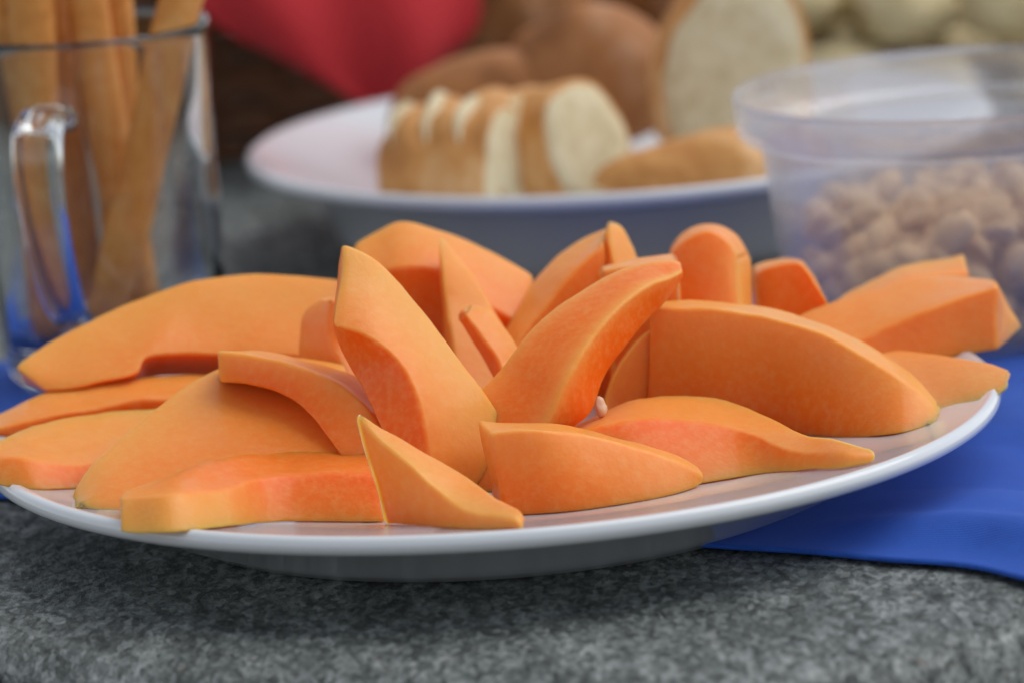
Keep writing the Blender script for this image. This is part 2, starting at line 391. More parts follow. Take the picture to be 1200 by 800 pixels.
# ------------------------------------------------------------------ melon slices
# four rails per slice (two edges of the near face, two of the far one) in metres
SLICES = {
 'tri': ((0.22, (0.1, 0.22), [0.6, 0.5, 0.35, 0.2], 0.5), (0, 0, 0, 0),
  [[(-0.0345,-0.0835,0.0452),(-0.0215,-0.0884,0.0383),(-0.0068,-0.0992,0.0295),(0.0061,-0.1234,0.0264)],
   [(-0.0350,-0.0835,0.0441),(-0.0234,-0.0984,0.0359),(-0.0103,-0.1122,0.0266),(0.0047,-0.1284,0.0254)],
   [(-0.0293,-0.0895,0.0169),(-0.0185,-0.1044,0.0190),(-0.0075,-0.1172,0.0210),(0.0058,-0.1294,0.0231)],
   [(-0.0288,-0.0895,0.0180),(-0.0166,-0.0944,0.0215),(-0.0040,-0.1042,0.0238),(0.0072,-0.1244,0.0242)]]),
 'long': (([0.35, 0.6, 0.8, 0.7, 0.7], ([0.3, 0.4, 0.6, 0.75, 0.75], [0.18, 0.18, 0.22, 0.95, 0.95]), [0.14, 0.14, 0.2, 0.55, 0.55], 0.2), (0, 0, 0, 0),
  [[(-0.0958,-0.0771,0.0283),(-0.0839,-0.0830,0.0332),(-0.0713,-0.0691,0.0329),(-0.0565,-0.0515,0.0292),(-0.0317,-0.0507,0.0277)],
   [(-0.0961,-0.1011,0.0318),(-0.0825,-0.1070,0.0336),(-0.0700,-0.0931,0.0299),(-0.0558,-0.0755,0.0287),(-0.0292,-0.0747,0.0265)],
   [(-0.0960,-0.1111,0.0251),(-0.0816,-0.1170,0.0251),(-0.0695,-0.1031,0.0222),(-0.0563,-0.0855,0.0184),(-0.0294,-0.0847,0.0162)],
   [(-0.0957,-0.0871,0.0231),(-0.0830,-0.0930,0.0248),(-0.0708,-0.0791,0.0252),(-0.0570,-0.0615,0.0189),(-0.0319,-0.0607,0.0173)]]),
 'front': ((0.2, (0.2, 0.24), [0.85, 0.75, 0.5, 0.35, 0.2], 0.6), (0, 0, 0, 0),
  [[(-0.0039,-0.0566,0.0351),(0.0140,-0.0582,0.0331),(0.0274,-0.0563,0.0298),(0.0417,-0.0610,0.0256),(0.0543,-0.0671,0.0197)],
   [(-0.0013,-0.0766,0.0364),(0.0138,-0.0782,0.0368),(0.0270,-0.0743,0.0328),(0.0413,-0.0710,0.0266),(0.0550,-0.0691,0.0185)],
   [(0.0012,-0.0866,0.0160),(0.0166,-0.0882,0.0162),(0.0312,-0.0843,0.0162),(0.0436,-0.0790,0.0162),(0.0534,-0.0701,0.0161)],
   [(-0.0014,-0.0666,0.0156),(0.0168,-0.0682,0.0156),(0.0315,-0.0663,0.0156),(0.0440,-0.0690,0.0157),(0.0527,-0.0681,0.0173)]]),
 'fright': (([0.3, 0.22, 0.22, 0.25, 0.25, 0.25, 0.25], ([0.4, 0.34, 0.32, 0.3, 0.3, 0.3, 0.3], [0.8, 0.97, 0.97, 0.8, 0.5, 0.35, 0.3]), [0.6, 0.55, 0.45, 0.35, 0.3, 0.3, 0.3], 0.3), (0, 0, 0, 0),
  [[(0.0206,-0.0333,0.0261),(0.0353,-0.0296,0.0308),(0.0517,-0.0255,0.0313),(0.0674,-0.0319,0.0285),(0.0813,-0.0592,0.0263),(0.0899,-0.0792,0.0280),(0.0984,-0.0850,0.0262)],
   [(0.0220,-0.0553,0.0292),(0.0344,-0.0536,0.0316),(0.0504,-0.0495,0.0296),(0.0659,-0.0519,0.0257),(0.0801,-0.0732,0.0241),(0.0892,-0.0862,0.0260),(0.0982,-0.0870,0.0253)],
   [(0.0261,-0.0693,0.0156),(0.0395,-0.0696,0.0156),(0.0531,-0.0675,0.0160),(0.0690,-0.0659,0.0171),(0.0817,-0.0792,0.0204),(0.0888,-0.0892,0.0225),(0.0971,-0.0880,0.0234)],
   [(0.0246,-0.0473,0.0156),(0.0404,-0.0456,0.0156),(0.0544,-0.0435,0.0177),(0.0705,-0.0459,0.0200),(0.0829,-0.0652,0.0225),(0.0895,-0.0822,0.0244),(0.0973,-0.0860,0.0243)]]),
 'big': ((0.08, (0.36, 0.97), 1.0, 0.4), (0, 0, 0, 0),
  [[(-0.0365,-0.0200,0.0782),(-0.0285,-0.0220,0.0738),(-0.0192,-0.0260,0.0628),(-0.0107,-0.0340,0.0521),(-0.0029,-0.0410,0.0402),(0.0028,-0.0440,0.0318),(0.0056,-0.0450,0.0264),(0.0070,-0.0450,0.0193)],
   [(-0.0402,-0.0440,0.0601),(-0.0328,-0.0460,0.0579),(-0.0263,-0.0500,0.0539),(-0.0215,-0.0550,0.0472),(-0.0189,-0.0600,0.0393),(-0.0177,-0.0630,0.0312),(-0.0170,-0.0650,0.0223),(-0.0167,-0.0650,0.0156)],
   [(-0.0412,-0.0300,0.0601),(-0.0400,-0.0340,0.0543),(-0.0367,-0.0400,0.0473),(-0.0330,-0.0480,0.0409),(-0.0301,-0.0550,0.0349),(-0.0287,-0.0590,0.0287),(-0.0271,-0.0620,0.0200),(-0.0257,-0.0620,0.0156)],
   [(-0.0379,-0.0100,0.0759),(-0.0300,-0.0080,0.0697),(-0.0215,-0.0100,0.0583),(-0.0140,-0.0140,0.0462),(-0.0072,-0.0200,0.0334),(-0.0021,-0.0250,0.0247),(0.0017,-0.0280,0.0191),(0.0031,-0.0300,0.0156)]]),
 'curved': ((0.2, (0.16, 0.3), 1.0, 0.6), (0.5, 0.2, 0, 0),
  [[(-0.0282,-0.0501,0.0158),(0.0007,-0.0340,0.0424),(0.0079,-0.0300,0.0490),(0.0183,-0.0220,0.0564),(0.0309,-0.0140,0.0620),(0.0430,-0.0080,0.0649),(0.0541,-0.0040,0.0642)],
   [(0.0053,-0.0601,0.0158),(0.0140,-0.0540,0.0314),(0.0198,-0.0500,0.0417),(0.0280,-0.0420,0.0515),(0.0370,-0.0320,0.0581),(0.0457,-0.0220,0.0613),(0.0543,-0.0120,0.0620)],
   [(0.0026,-0.0572,0.0158),(0.0203,-0.0460,0.0277),(0.0267,-0.0420,0.0319),(0.0313,-0.0340,0.0396),(0.0393,-0.0260,0.0472),(0.0470,-0.0160,0.0526),(0.0547,-0.0060,0.0591)],
   [(-0.0187,-0.0422,0.0158),(0.0084,-0.0280,0.0375),(0.0160,-0.0240,0.0385),(0.0226,-0.0160,0.0441),(0.0338,-0.0098,0.0507),(0.0446,-0.0034,0.0559),(0.0545,0.0012,0.0611)]]),
 'right': ((0.1, 0.16, [0.8, 0.9, 0.95, 0.9, 0.8, 0.6, 0.3], 0.6), (0, 0, 0, 0),
  [[(0.0462,0.0120,0.0499),(0.0642,0.0120,0.0483),(0.0793,0.0100,0.0454),(0.0929,0.0040,0.0413),(0.1059,-0.0060,0.0357),(0.1161,-0.0180,0.0287),(0.1215,-0.0280,0.0232)],
   [(0.0452,-0.0080,0.0516),(0.0630,-0.0110,0.0509),(0.0767,-0.0140,0.0484),(0.0896,-0.0180,0.0438),(0.1025,-0.0260,0.0379),(0.1130,-0.0340,0.0308),(0.1202,-0.0380,0.0232)],
   [(0.0420,-0.0040,0.0178),(0.0611,-0.0080,0.0166),(0.0750,-0.0100,0.0156),(0.0848,-0.0205,0.0160),(0.0942,-0.0351,0.0180),(0.1058,-0.0486,0.0208),(0.1168,-0.0459,0.0224)],
   [(0.0430,0.0160,0.0160),(0.0623,0.0150,0.0156),(0.0777,0.0140,0.0156),(0.0881,0.0015,0.0161),(0.0975,-0.0151,0.0177),(0.1089,-0.0326,0.0203),(0.1181,-0.0359,0.0224)]]),
 'rightleft': ((0.2, 0.2, 0.8, 0.8), (0, 0, 0, 0),
  [[(0.0476,0.0100,0.0439),(0.0409,0.0120,0.0381),(0.0349,0.0120,0.0302),(0.0304,0.0100,0.0208)],
   [(0.0462,-0.0040,0.0457),(0.0387,-0.0040,0.0393),(0.0330,-0.0040,0.0310),(0.0305,-0.0060,0.0229)],
   [(0.0442,-0.0020,0.0156),(0.0405,-0.0020,0.0156),(0.0368,-0.0030,0.0156),(0.0322,-0.0060,0.0156)],
   [(0.0457,0.0120,0.0156),(0.0427,0.0140,0.0156),(0.0388,0.0130,0.0156),(0.0321,0.0100,0.0156)]]),
 'broad': ((0.14, 0.55, 0.5, 0.1), (0, 0, 0, 0),
  [[(-0.1125,-0.0600,0.0228),(-0.1071,-0.0500,0.0288),(-0.0979,-0.0360,0.0347),(-0.0870,-0.0200,0.0395),(-0.0758,-0.0040,0.0426),(-0.0597,0.0060,0.0429),(-0.0409,0.0040,0.0402)],
   [(-0.1099,-0.0778,0.0240),(-0.0982,-0.0755,0.0221),(-0.0790,-0.0660,0.0237),(-0.0633,-0.0620,0.0250),(-0.0497,-0.0580,0.0265),(-0.0384,-0.0520,0.0278),(-0.0316,-0.0440,0.0301)],
   [(-0.1091,-0.0773,0.0239),(-0.0996,-0.0600,0.0208),(-0.0800,-0.0520,0.0196),(-0.0643,-0.0460,0.0198),(-0.0507,-0.0400,0.0206),(-0.0393,-0.0340,0.0212),(-0.0322,-0.0300,0.0245)],
   [(-0.1116,-0.0500,0.0219),(-0.1063,-0.0360,0.0238),(-0.0973,-0.0200,0.0279),(-0.0862,-0.0040,0.0315),(-0.0749,0.0120,0.0344),(-0.0609,0.0200,0.0345),(-0.0418,0.0200,0.0331)]]),
 'hook': (([0.2, 0.35, 0.35, 0.35, 0.35, 0.35], [0.2, 0.3, 0.35, 0.4, 0.45, 0.5], [0.3, 0.95, 0.95, 0.9, 0.8, 0.8], 0.7), (0, 0, 0, 0),
  [[(-0.0735,-0.0040,0.0482),(-0.0613,-0.0060,0.0472),(-0.0492,-0.0100,0.0443),(-0.0376,-0.0160,0.0412),(-0.0286,-0.0260,0.0352),(-0.0228,-0.0360,0.0252),(-0.0174,-0.0454,0.0158)],
   [(-0.0728,-0.0240,0.0515),(-0.0614,-0.0280,0.0505),(-0.0506,-0.0340,0.0478),(-0.0401,-0.0400,0.0443),(-0.0321,-0.0480,0.0371),(-0.0271,-0.0540,0.0274),(-0.0211,-0.0612,0.0158)],
   [(-0.0733,-0.0240,0.0427),(-0.0635,-0.0300,0.0429),(-0.0543,-0.0360,0.0398),(-0.0476,-0.0440,0.0355),(-0.0419,-0.0540,0.0294),(-0.0387,-0.0600,0.0227),(-0.0354,-0.0662,0.0158)],
   [(-0.0740,-0.0040,0.0395),(-0.0634,-0.0080,0.0396),(-0.0530,-0.0120,0.0364),(-0.0451,-0.0200,0.0324),(-0.0384,-0.0320,0.0275),(-0.0344,-0.0420,0.0205),(-0.0317,-0.0488,0.0158)]]),
 'leftlow': ((0.16, (0.3, [0.45, 0.5, 0.8, 0.9, 0.9]), [0.3, 0.45, 0.9, 1, 1], 0.3), (0, 0, 0, 0),
  [[(-0.1353,-0.0319,0.0325),(-0.1257,-0.0092,0.0320),(-0.1127,0.0036,0.0310),(-0.0966,0.0092,0.0300),(-0.0826,0.0125,0.0280)],
   [(-0.1346,-0.0408,0.0312),(-0.1240,-0.0446,0.0304),(-0.1155,-0.0403,0.0274),(-0.1083,-0.0315,0.0250),(-0.0936,-0.0127,0.0211)],
   [(-0.1335,-0.0488,0.0251),(-0.1228,-0.0526,0.0238),(-0.1142,-0.0483,0.0222),(-0.1070,-0.0395,0.0204),(-0.0935,-0.0207,0.0172)],
   [(-0.1342,-0.0399,0.0264),(-0.1245,-0.0172,0.0254),(-0.1114,-0.0044,0.0258),(-0.0952,0.0012,0.0254),(-0.0825,0.0045,0.0241)]]),
 'leftup': ((0.16, (0.34, 0.7), 0.95, 0.4), (0, 0, 0, 0),
  [[(-0.1418,0.0220,0.0277),(-0.1265,0.0280,0.0324),(-0.1097,0.0320,0.0342),(-0.0906,0.0360,0.0339),(-0.0714,0.0360,0.0318)],
   [(-0.1400,0.0080,0.0274),(-0.1252,0.0100,0.0297),(-0.1112,0.0140,0.0302),(-0.0947,0.0180,0.0306),(-0.0757,0.0200,0.0292)],
   [(-0.1385,0.0100,0.0251),(-0.1258,0.0120,0.0226),(-0.1117,0.0160,0.0202),(-0.0951,0.0180,0.0174),(-0.0761,0.0200,0.0156)],
   [(-0.1403,0.0240,0.0251),(-0.1270,0.0300,0.0233),(-0.1103,0.0340,0.0207),(-0.0911,0.0360,0.0176),(-0.0718,0.0360,0.0156)]]),
 'crescent': ((0.12, (0.34, 0.97), 1.0, 0.5), (0, 0, 0, 0),
  [[(-0.1343,0.0340,0.0393),(-0.1220,0.0460,0.0448),(-0.1050,0.0560,0.0505),(-0.0854,0.0620,0.0548),(-0.0657,0.0640,0.0555),(-0.0427,0.0620,0.0525),(-0.0316,0.0580,0.0480)],
   [(-0.1248,0.0260,0.0332),(-0.1117,0.0260,0.0345),(-0.1001,0.0280,0.0361),(-0.0954,0.0340,0.0392),(-0.0733,0.0360,0.0379),(-0.0539,0.0340,0.0369),(-0.0395,0.0320,0.0353)],
   [(-0.1244,0.0400,0.0288),(-0.1129,0.0420,0.0285),(-0.1019,0.0460,0.0288),(-0.0954,0.0500,0.0300),(-0.0748,0.0520,0.0285),(-0.0552,0.0520,0.0271),(-0.0406,0.0500,0.0254)],
   [(-0.1333,0.0500,0.0307),(-0.1219,0.0620,0.0323),(-0.1051,0.0740,0.0351),(-0.0864,0.0820,0.0376),(-0.0670,0.0860,0.0369),(-0.0446,0.0840,0.0342),(-0.0332,0.0800,0.0306)]]),
 'smallwedge': ((0.25, (0.3, 0.3), 0.4, 0.6), (0, 0, 0, 0),
  [[(-0.0449,0.0220,0.0555),(-0.0512,0.0220,0.0515),(-0.0529,0.0220,0.0445),(-0.0530,0.0200,0.0364),(-0.0533,0.0149,0.0158)],
   [(-0.0431,0.0120,0.0569),(-0.0445,0.0100,0.0501),(-0.0431,0.0060,0.0436),(-0.0393,0.0000,0.0361),(-0.0289,-0.0164,0.0158)],
   [(-0.0398,0.0120,0.0561),(-0.0394,0.0100,0.0497),(-0.0380,0.0080,0.0428),(-0.0365,0.0020,0.0355),(-0.0326,-0.0142,0.0158)],
   [(-0.0416,0.0220,0.0547),(-0.0460,0.0220,0.0511),(-0.0478,0.0240,0.0437),(-0.0503,0.0220,0.0358),(-0.0565,0.0170,0.0158)]]),
 'backc': ((0.16, (0.34, 0.85), 0.9, 0.3), (0, 0, 0, 0),
  [[(-0.0373,0.0660,0.0621),(-0.0305,0.0700,0.0649),(-0.0225,0.0720,0.0665),(-0.0108,0.0720,0.0631),(0.0011,0.0700,0.0570),(0.0142,0.0660,0.0493)],
   [(-0.0360,0.0520,0.0532),(-0.0297,0.0520,0.0553),(-0.0228,0.0500,0.0566),(-0.0139,0.0500,0.0550),(-0.0023,0.0480,0.0466),(0.0094,0.0460,0.0387)],
   [(-0.0357,0.0560,0.0156),(-0.0296,0.0560,0.0156),(-0.0222,0.0540,0.0156),(-0.0137,0.0540,0.0156),(-0.0029,0.0520,0.0156),(0.0078,0.0500,0.0156)],
   [(-0.0370,0.0700,0.0156),(-0.0303,0.0740,0.0156),(-0.0219,0.0760,0.0156),(-0.0106,0.0760,0.0156),(0.0005,0.0740,0.0156),(0.0126,0.0700,0.0156)]]),
 'pointed': ((0.1, 0.2, 0.7, 0.6), (0, 0, 0, 0),
  [[(-0.0110,0.0500,0.0645),(-0.0052,0.0460,0.0571),(0.0003,0.0420,0.0489),(0.0045,0.0360,0.0411),(0.0184,0.0164,0.0158)],
   [(-0.0119,0.0440,0.0652),(-0.0115,0.0380,0.0567),(-0.0108,0.0320,0.0475),(-0.0097,0.0240,0.0385),(-0.0072,0.0038,0.0158)],
   [(-0.0118,0.0500,0.0633),(-0.0125,0.0460,0.0540),(-0.0126,0.0420,0.0448),(-0.0124,0.0360,0.0349),(-0.0119,0.0245,0.0158)],
   [(-0.0110,0.0548,0.0627),(-0.0074,0.0524,0.0543),(-0.0038,0.0500,0.0459),(-0.0010,0.0456,0.0370),(0.0057,0.0352,0.0158)]]),
 'smallend': ((0.2, (0.3, 0.75), 0.95, 0.6), (0, 0, 0, 0),
  [[(-0.0048,0.0120,0.0519),(0.0013,0.0100,0.0502),(0.0067,0.0060,0.0443),(0.0103,-0.0020,0.0366),(0.0199,-0.0235,0.0158)],
   [(-0.0062,0.0040,0.0519),(-0.0026,0.0000,0.0472),(0.0013,-0.0060,0.0424),(0.0040,-0.0140,0.0361),(0.0127,-0.0394,0.0158)],
   [(-0.0085,0.0080,0.0496),(-0.0052,0.0040,0.0436),(-0.0014,-0.0020,0.0374),(0.0014,-0.0120,0.0322),(0.0103,-0.0435,0.0158)],
   [(-0.0070,0.0160,0.0495),(-0.0013,0.0140,0.0466),(0.0041,0.0100,0.0393),(0.0077,0.0000,0.0327),(0.0172,-0.0257,0.0158)]]),
 'backr': ((0.2, (0.36, 0.5), 0.9, 0.5), (0, 0, 0, 0),
  [[(0.0038,0.0440,0.0365),(0.0120,0.0520,0.0472),(0.0200,0.0580,0.0550),(0.0283,0.0620,0.0591),(0.0364,0.0640,0.0617)],
   [(0.0064,0.0260,0.0357),(0.0138,0.0320,0.0432),(0.0209,0.0380,0.0499),(0.0275,0.0420,0.0551),(0.0342,0.0460,0.0597)],
   [(0.0157,0.0280,0.0156),(0.0211,0.0340,0.0156),(0.0273,0.0400,0.0156),(0.0332,0.0440,0.0156),(0.0365,0.0480,0.0156)],
   [(0.0131,0.0460,0.0156),(0.0193,0.0540,0.0156),(0.0265,0.0600,0.0156),(0.0340,0.0640,0.0156),(0.0387,0.0660,0.0156)]]),
 'spike': ((0.1, 0.2, 0.5, 0.4), (0, 0, 0, 0),
  [[(0.0365,0.0600,0.0646),(0.0403,0.0600,0.0626),(0.0431,0.0580,0.0573),(0.0452,0.0540,0.0514),(0.0583,0.0298,0.0158)],
   [(0.0363,0.0520,0.0659),(0.0367,0.0480,0.0599),(0.0377,0.0440,0.0539),(0.0385,0.0380,0.0481),(0.0433,0.0046,0.0158)],
   [(0.0338,0.0540,0.0572),(0.0339,0.0500,0.0535),(0.0345,0.0460,0.0493),(0.0355,0.0400,0.0455),(0.0432,-0.0064,0.0158)],
   [(0.0340,0.0620,0.0560),(0.0375,0.0620,0.0562),(0.0399,0.0600,0.0527),(0.0422,0.0560,0.0488),(0.0616,0.0223,0.0158)]]),
 'squareend': ((0.2, 0.2, 0.6, 0.5), (0, 0, 0, 0),
  [[(0.0321,0.0300,0.0571),(0.0405,0.0300,0.0582),(0.0478,0.0300,0.0589),(0.0538,0.0280,0.0593)],
   [(0.0322,0.0200,0.0575),(0.0408,0.0180,0.0588),(0.0480,0.0160,0.0601),(0.0541,0.0140,0.0603)],
   [(0.0346,0.0200,0.0156),(0.0415,0.0180,0.0156),(0.0498,0.0140,0.0156),(0.0559,0.0100,0.0156)],
   [(0.0344,0.0300,0.0156),(0.0412,0.0300,0.0156),(0.0496,0.0280,0.0156),(0.0555,0.0240,0.0156)]]),
 'tall': ((0.2, [0.4, 0.45, 0.45, 0.3, 0.06], [0.5, 0.55, 0.5, 0.35, 0.06], 0.1), (0, 0, 0, 0),
  [[(0.0535,0.0600,0.0536),(0.0579,0.0640,0.0578),(0.0655,0.0660,0.0599),(0.0727,0.0640,0.0578),(0.0770,0.0600,0.0517)],
   [(0.0527,0.0460,0.0554),(0.0570,0.0440,0.0599),(0.0640,0.0440,0.0624),(0.0692,0.0440,0.0598),(0.0727,0.0440,0.0533)],
   [(0.0523,0.0300,0.0156),(0.0565,0.0280,0.0156),(0.0617,0.0260,0.0156),(0.0670,0.0260,0.0156),(0.0719,0.0280,0.0156)],
   [(0.0531,0.0440,0.0156),(0.0574,0.0480,0.0156),(0.0633,0.0480,0.0156),(0.0705,0.0460,0.0159),(0.0762,0.0440,0.0161)]]),
 'block': ((0.25, (0.4, 0.62), 0.8, 0.3), (0, 0, 0, 0),
  [[(0.0777,0.0780,0.0443),(0.0829,0.0800,0.0451),(0.0884,0.0800,0.0457),(0.0928,0.0780,0.0450),(0.0942,0.0720,0.0428)],
   [(0.0779,0.0660,0.0442),(0.0819,0.0640,0.0463),(0.0878,0.0620,0.0478),(0.0919,0.0580,0.0472),(0.0978,0.0460,0.0382)],
   [(0.0766,0.0500,0.0165),(0.0811,0.0480,0.0169),(0.0870,0.0460,0.0177),(0.0929,0.0440,0.0184),(0.0989,0.0420,0.0193)],
   [(0.0764,0.0620,0.0177),(0.0821,0.0640,0.0187),(0.0877,0.0640,0.0195),(0.0938,0.0640,0.0203),(0.0953,0.0680,0.0209)]]),
 'strip': ((0.1, 0.3, 0.8, 0.5), (0, 0, 0, 0),
  [[(0.0959,0.0640,0.0316),(0.1069,0.0740,0.0359),(0.1230,0.0840,0.0399),(0.1415,0.0920,0.0411)],
   [(0.0974,0.0520,0.0322),(0.1082,0.0600,0.0361),(0.1227,0.0680,0.0390),(0.1407,0.0760,0.0386)],
   [(0.1006,0.0500,0.0201),(0.1098,0.0560,0.0220),(0.1230,0.0640,0.0250),(0.1403,0.0740,0.0251)],
   [(0.0991,0.0620,0.0209),(0.1086,0.0700,0.0231),(0.1234,0.0800,0.0251),(0.1412,0.0900,0.0251)]]),
 'rblock': ((0.3, (0.34, 0.45), 0.4, 0.15), (0, 0, 0, 0),
  [[(0.0795,0.0400,0.0336),(0.0948,0.0460,0.0374),(0.1126,0.0520,0.0404),(0.1278,0.0560,0.0420),(0.1471,0.0580,0.0389)],
   [(0.0852,0.0220,0.0288),(0.0987,0.0240,0.0306),(0.1125,0.0280,0.0339),(0.1274,0.0300,0.0383),(0.1445,0.0340,0.0429)],
   [(0.0897,0.0220,0.0231),(0.1017,0.0220,0.0232),(0.1142,0.0260,0.0248),(0.1288,0.0280,0.0238),(0.1437,0.0280,0.0251)],
   [(0.0861,0.0400,0.0219),(0.1000,0.0460,0.0220),(0.1141,0.0520,0.0227),(0.1317,0.0560,0.0251),(0.1538,0.0580,0.0251)]]),
 'rimpiece': ((0.25, 0.35, 0.9, 0.6), (0, 0, 0, 0),
  [[(0.1011,0.0124,0.0280),(0.1139,0.0204,0.0290),(0.1269,0.0069,0.0295),(0.1376,-0.0034,0.0290),(0.1425,-0.0092,0.0275)],
   [(0.1039,-0.0306,0.0201),(0.1135,-0.0286,0.0215),(0.1221,-0.0246,0.0228),(0.1326,-0.0248,0.0245),(0.1402,-0.0212,0.0253)],
   [(0.1060,-0.0336,0.0199),(0.1143,-0.0316,0.0212),(0.1220,-0.0276,0.0223),(0.1299,-0.0278,0.0237),(0.1387,-0.0242,0.0251)],
   [(0.1011,0.0154,0.0184),(0.1139,0.0234,0.0208),(0.1269,0.0099,0.0227),(0.1376,-0.0004,0.0247),(0.1425,-0.0062,0.0251)]]),
}
LABELS = {
 'tri': 'triangular melon wedge with a sharp upright point, at the front rim of the plate',
 'long': 'long melon slice with a square pale end lying flat along the front plate rim',
 'front': 'tapering melon slice lying on the plate right beside the sharp triangular wedge',
 'fright': 'low melon slice with a drawn out tip on the rim above the blue cloth',
 'big': 'largest melon slice leaning upright in the middle of the heap, pointed top',
 'curved': 'banana curved melon slice leaning right with a blunt raised end',
 'right': 'broad crescent melon slice standing on edge beside the slice with drawn out tip',
 'rightleft': 'short pale melon piece wedged between the curved slice and the broad crescent',
 'broad': 'wide flat melon slice sloping up behind the long square ended slice',
 'hook': 'narrow hooked melon strip with a square end resting on the wide flat slice',
 'leftlow': 'lower of two flat melon slices stacked at the plate edge in front of the mug',
 'leftup': 'upper of two flat melon slices stacked at the plate edge in front of the mug',
 'crescent': 'big sickle shaped melon slice lying in front of the breadstick mug',
 'smallwedge': 'small melon wedge tucked behind the largest upright slice',
 'backc': 'broad melon slice with a humped back edge behind the largest upright slice',
 'pointed': 'thin melon piece with a narrow upright point against the hump backed slice',
 'smallend': 'small rounded melon tip poking up between the largest slice and curved slice',
 'backr': 'steep melon slice behind the curved slice, beside the spiked piece',
 'spike': 'melon piece with a tiny spike at its top behind the curved slice',
 'squareend': 'pale square melon end showing under the raised end of the curved slice',
 'tall': 'upright round topped melon slice with a yellow edge behind the broad crescent',
 'block': 'low chunky melon piece beside the plastic tub and the round topped slice',
 'strip': 'thin melon strip with yellow rind edge leaning towards the nut tub',
 'rblock': 'thick blocky melon slice with cut corner overhanging the plate beside the tub',
 'rimpiece': 'flat melon slice with a white nick lying on the rim under the blocky slice',
}
def melon_slice(key):
    rind_rails, bulge, rails = SLICES[key]
    N = 34
    def along(r, u):
        if isinstance(r, tuple): return (along(r[0], u), along(r[1], u))
        if not isinstance(r, list): return r
        t_ = u * (len(r) - 1); k = min(int(t_), len(r) - 2)
        return r[k] + (r[k + 1] - r[k]) * (t_ - k)
    rl = [spline(r, N) for r in rails]
    seed = Vector((hash(key) % 7 * 0 + len(key) * 3.7, sum(map(ord, key)) * .13, 0))
    V, Fc, att = [], [], []
    per_side, fil = 5, 3
    def section(cs, rind):
        out, av = [], []
        rin = [r[0] if isinstance(r, tuple) else r for r in rind]      # value where a side ends
        rot_ = [r[1] if isinstance(r, tuple) else r for r in rind]     # value where the next one starts
        for k in range(4):
            p, a, b = cs[k], cs[k - 1], cs[(k + 1) % 4]
            la, lb = (a - p).length, (b - p).length
            ra = min(.0012, la * .30); rb = min(.0012, lb * .30)
            pa = p + (a - p) * (ra / la if la > 1e-6 else 0); pb = p + (b - p) * (rb / lb if lb > 1e-6 else 0)
            for q in range(fil + 1):
                u = q / fil
                out.append((1 - u) ** 2 * pa + 2 * u * (1 - u) * p + u * u * pb); av.append(rin[k] + (rot_[k] - rin[k]) * u)
            nb = cs[(k + 1) % 4]; nn = cs[(k + 2) % 4]
            lb2 = (nb - p).length
            pe = nb + (p - nb) * (min(.0012, lb2 * .30) / lb2 if lb2 > 1e-6 else 0)
            for q in range(1, per_side):
                u = q / per_side
                out.append(pb.lerp(pe, u)); av.append(rot_[k] * (1 - u) + rin[(k + 1) % 4] * u + bulge[k] * 4 * u * (1 - u))
        return out, av
    secs = [section([rl[c][i] for c in range(4)], [along(r, i / (N - 1)) for r in rind_rails]) for i in range(N)]
    rings = []
    def put(pts, av):
        rings.append((len(V), len(pts)))
        V.extend(pts); att.extend(av)
    def cen(pts): return sum(pts, Vector()) / len(pts)
    p0, a0 = secs[0]; c0 = cen(p0); ax0 = (cen(secs[1][0]) - c0).normalized()
    p1, a1 = secs[-1]; c1 = cen(p1); ax1 = (cen(secs[-2][0]) - c1).normalized()
    def inset(pts, c, d):
        o = []
        for p in pts:
            l = (p - c).length
            o.append(c + (p - c) * max(.15, (l - d) / l if l > 1e-6 else 0))
        return o
    avg0, avg1 = sum(a0) / len(a0), sum(a1) / len(a1)
    blend = lambda av, g, k: [x * (1 - k) + g * k for x in av]
    put(inset(p0, c0, .006), blend(a0, avg0, .5)); put(inset(p0, c0, .0012), a0); put([p + ax0 * .0003 for p in inset(p0, c0, .0004)], a0)
    put([p + ax0 * .0010 for p in p0], a0)
    for i in range(1, N - 1): put(*secs[i])
    put([p + ax1 * .0010 for p in p1], a1); put([p + ax1 * .0003 for p in inset(p1, c1, .0004)], a1); put(inset(p1, c1, .0012), a1); put(inset(p1, c1, .006), blend(a1, avg1, .5))
    n = rings[0][1]
    for (s0, _), (s1, _) in zip(rings, rings[1:]):
        for k in range(n):
            k2 = (k + 1) % n
            Fc.append((s0 + k, s0 + k2, s1 + k2, s1 + k))
    V.append(c0); att.append(avg0); V.append(c1); att.append(avg1)
    i0, i1 = len(V) - 2, len(V) - 1
    for k in range(n):
        k2 = (k + 1) % n
        Fc.append((i0, k2, k)); Fc.append((i1, rings[-1][0] + k, rings[-1][0] + k2))
    # knife waves
    W = []
    for p in V:
        q = p * 62 + seed; q2 = p * 190 + seed
        d = Vector((noise.noise(q), noise.noise(q + Vector((9, 0, 0))), noise.noise(q + Vector((0, 9, 0))))) * .0008
        d += Vector((noise.noise(q2), noise.noise(q2 + Vector((9, 0, 0))), noise.noise(q2 + Vector((0, 9, 0))))) * .00022
        if p.z < .0195: d.z = abs(d.z) * .3
        W.append(p + d)
    base = cen(W); base.z = min(p.z for p in W)
    o = mesh_obj('melon_slice', [p - base for p in W], Fc, M['melon'])
    o.location = base
    ca = o.data.attributes.new('flesh', 'FLOAT', 'POINT')
    ca.data.foreach_set('value', att)
    tag(o, LABELS[key], 'melon slice', 'cantaloupe slices heaped on the white plate')
for key in SLICES: melon_slice(key)

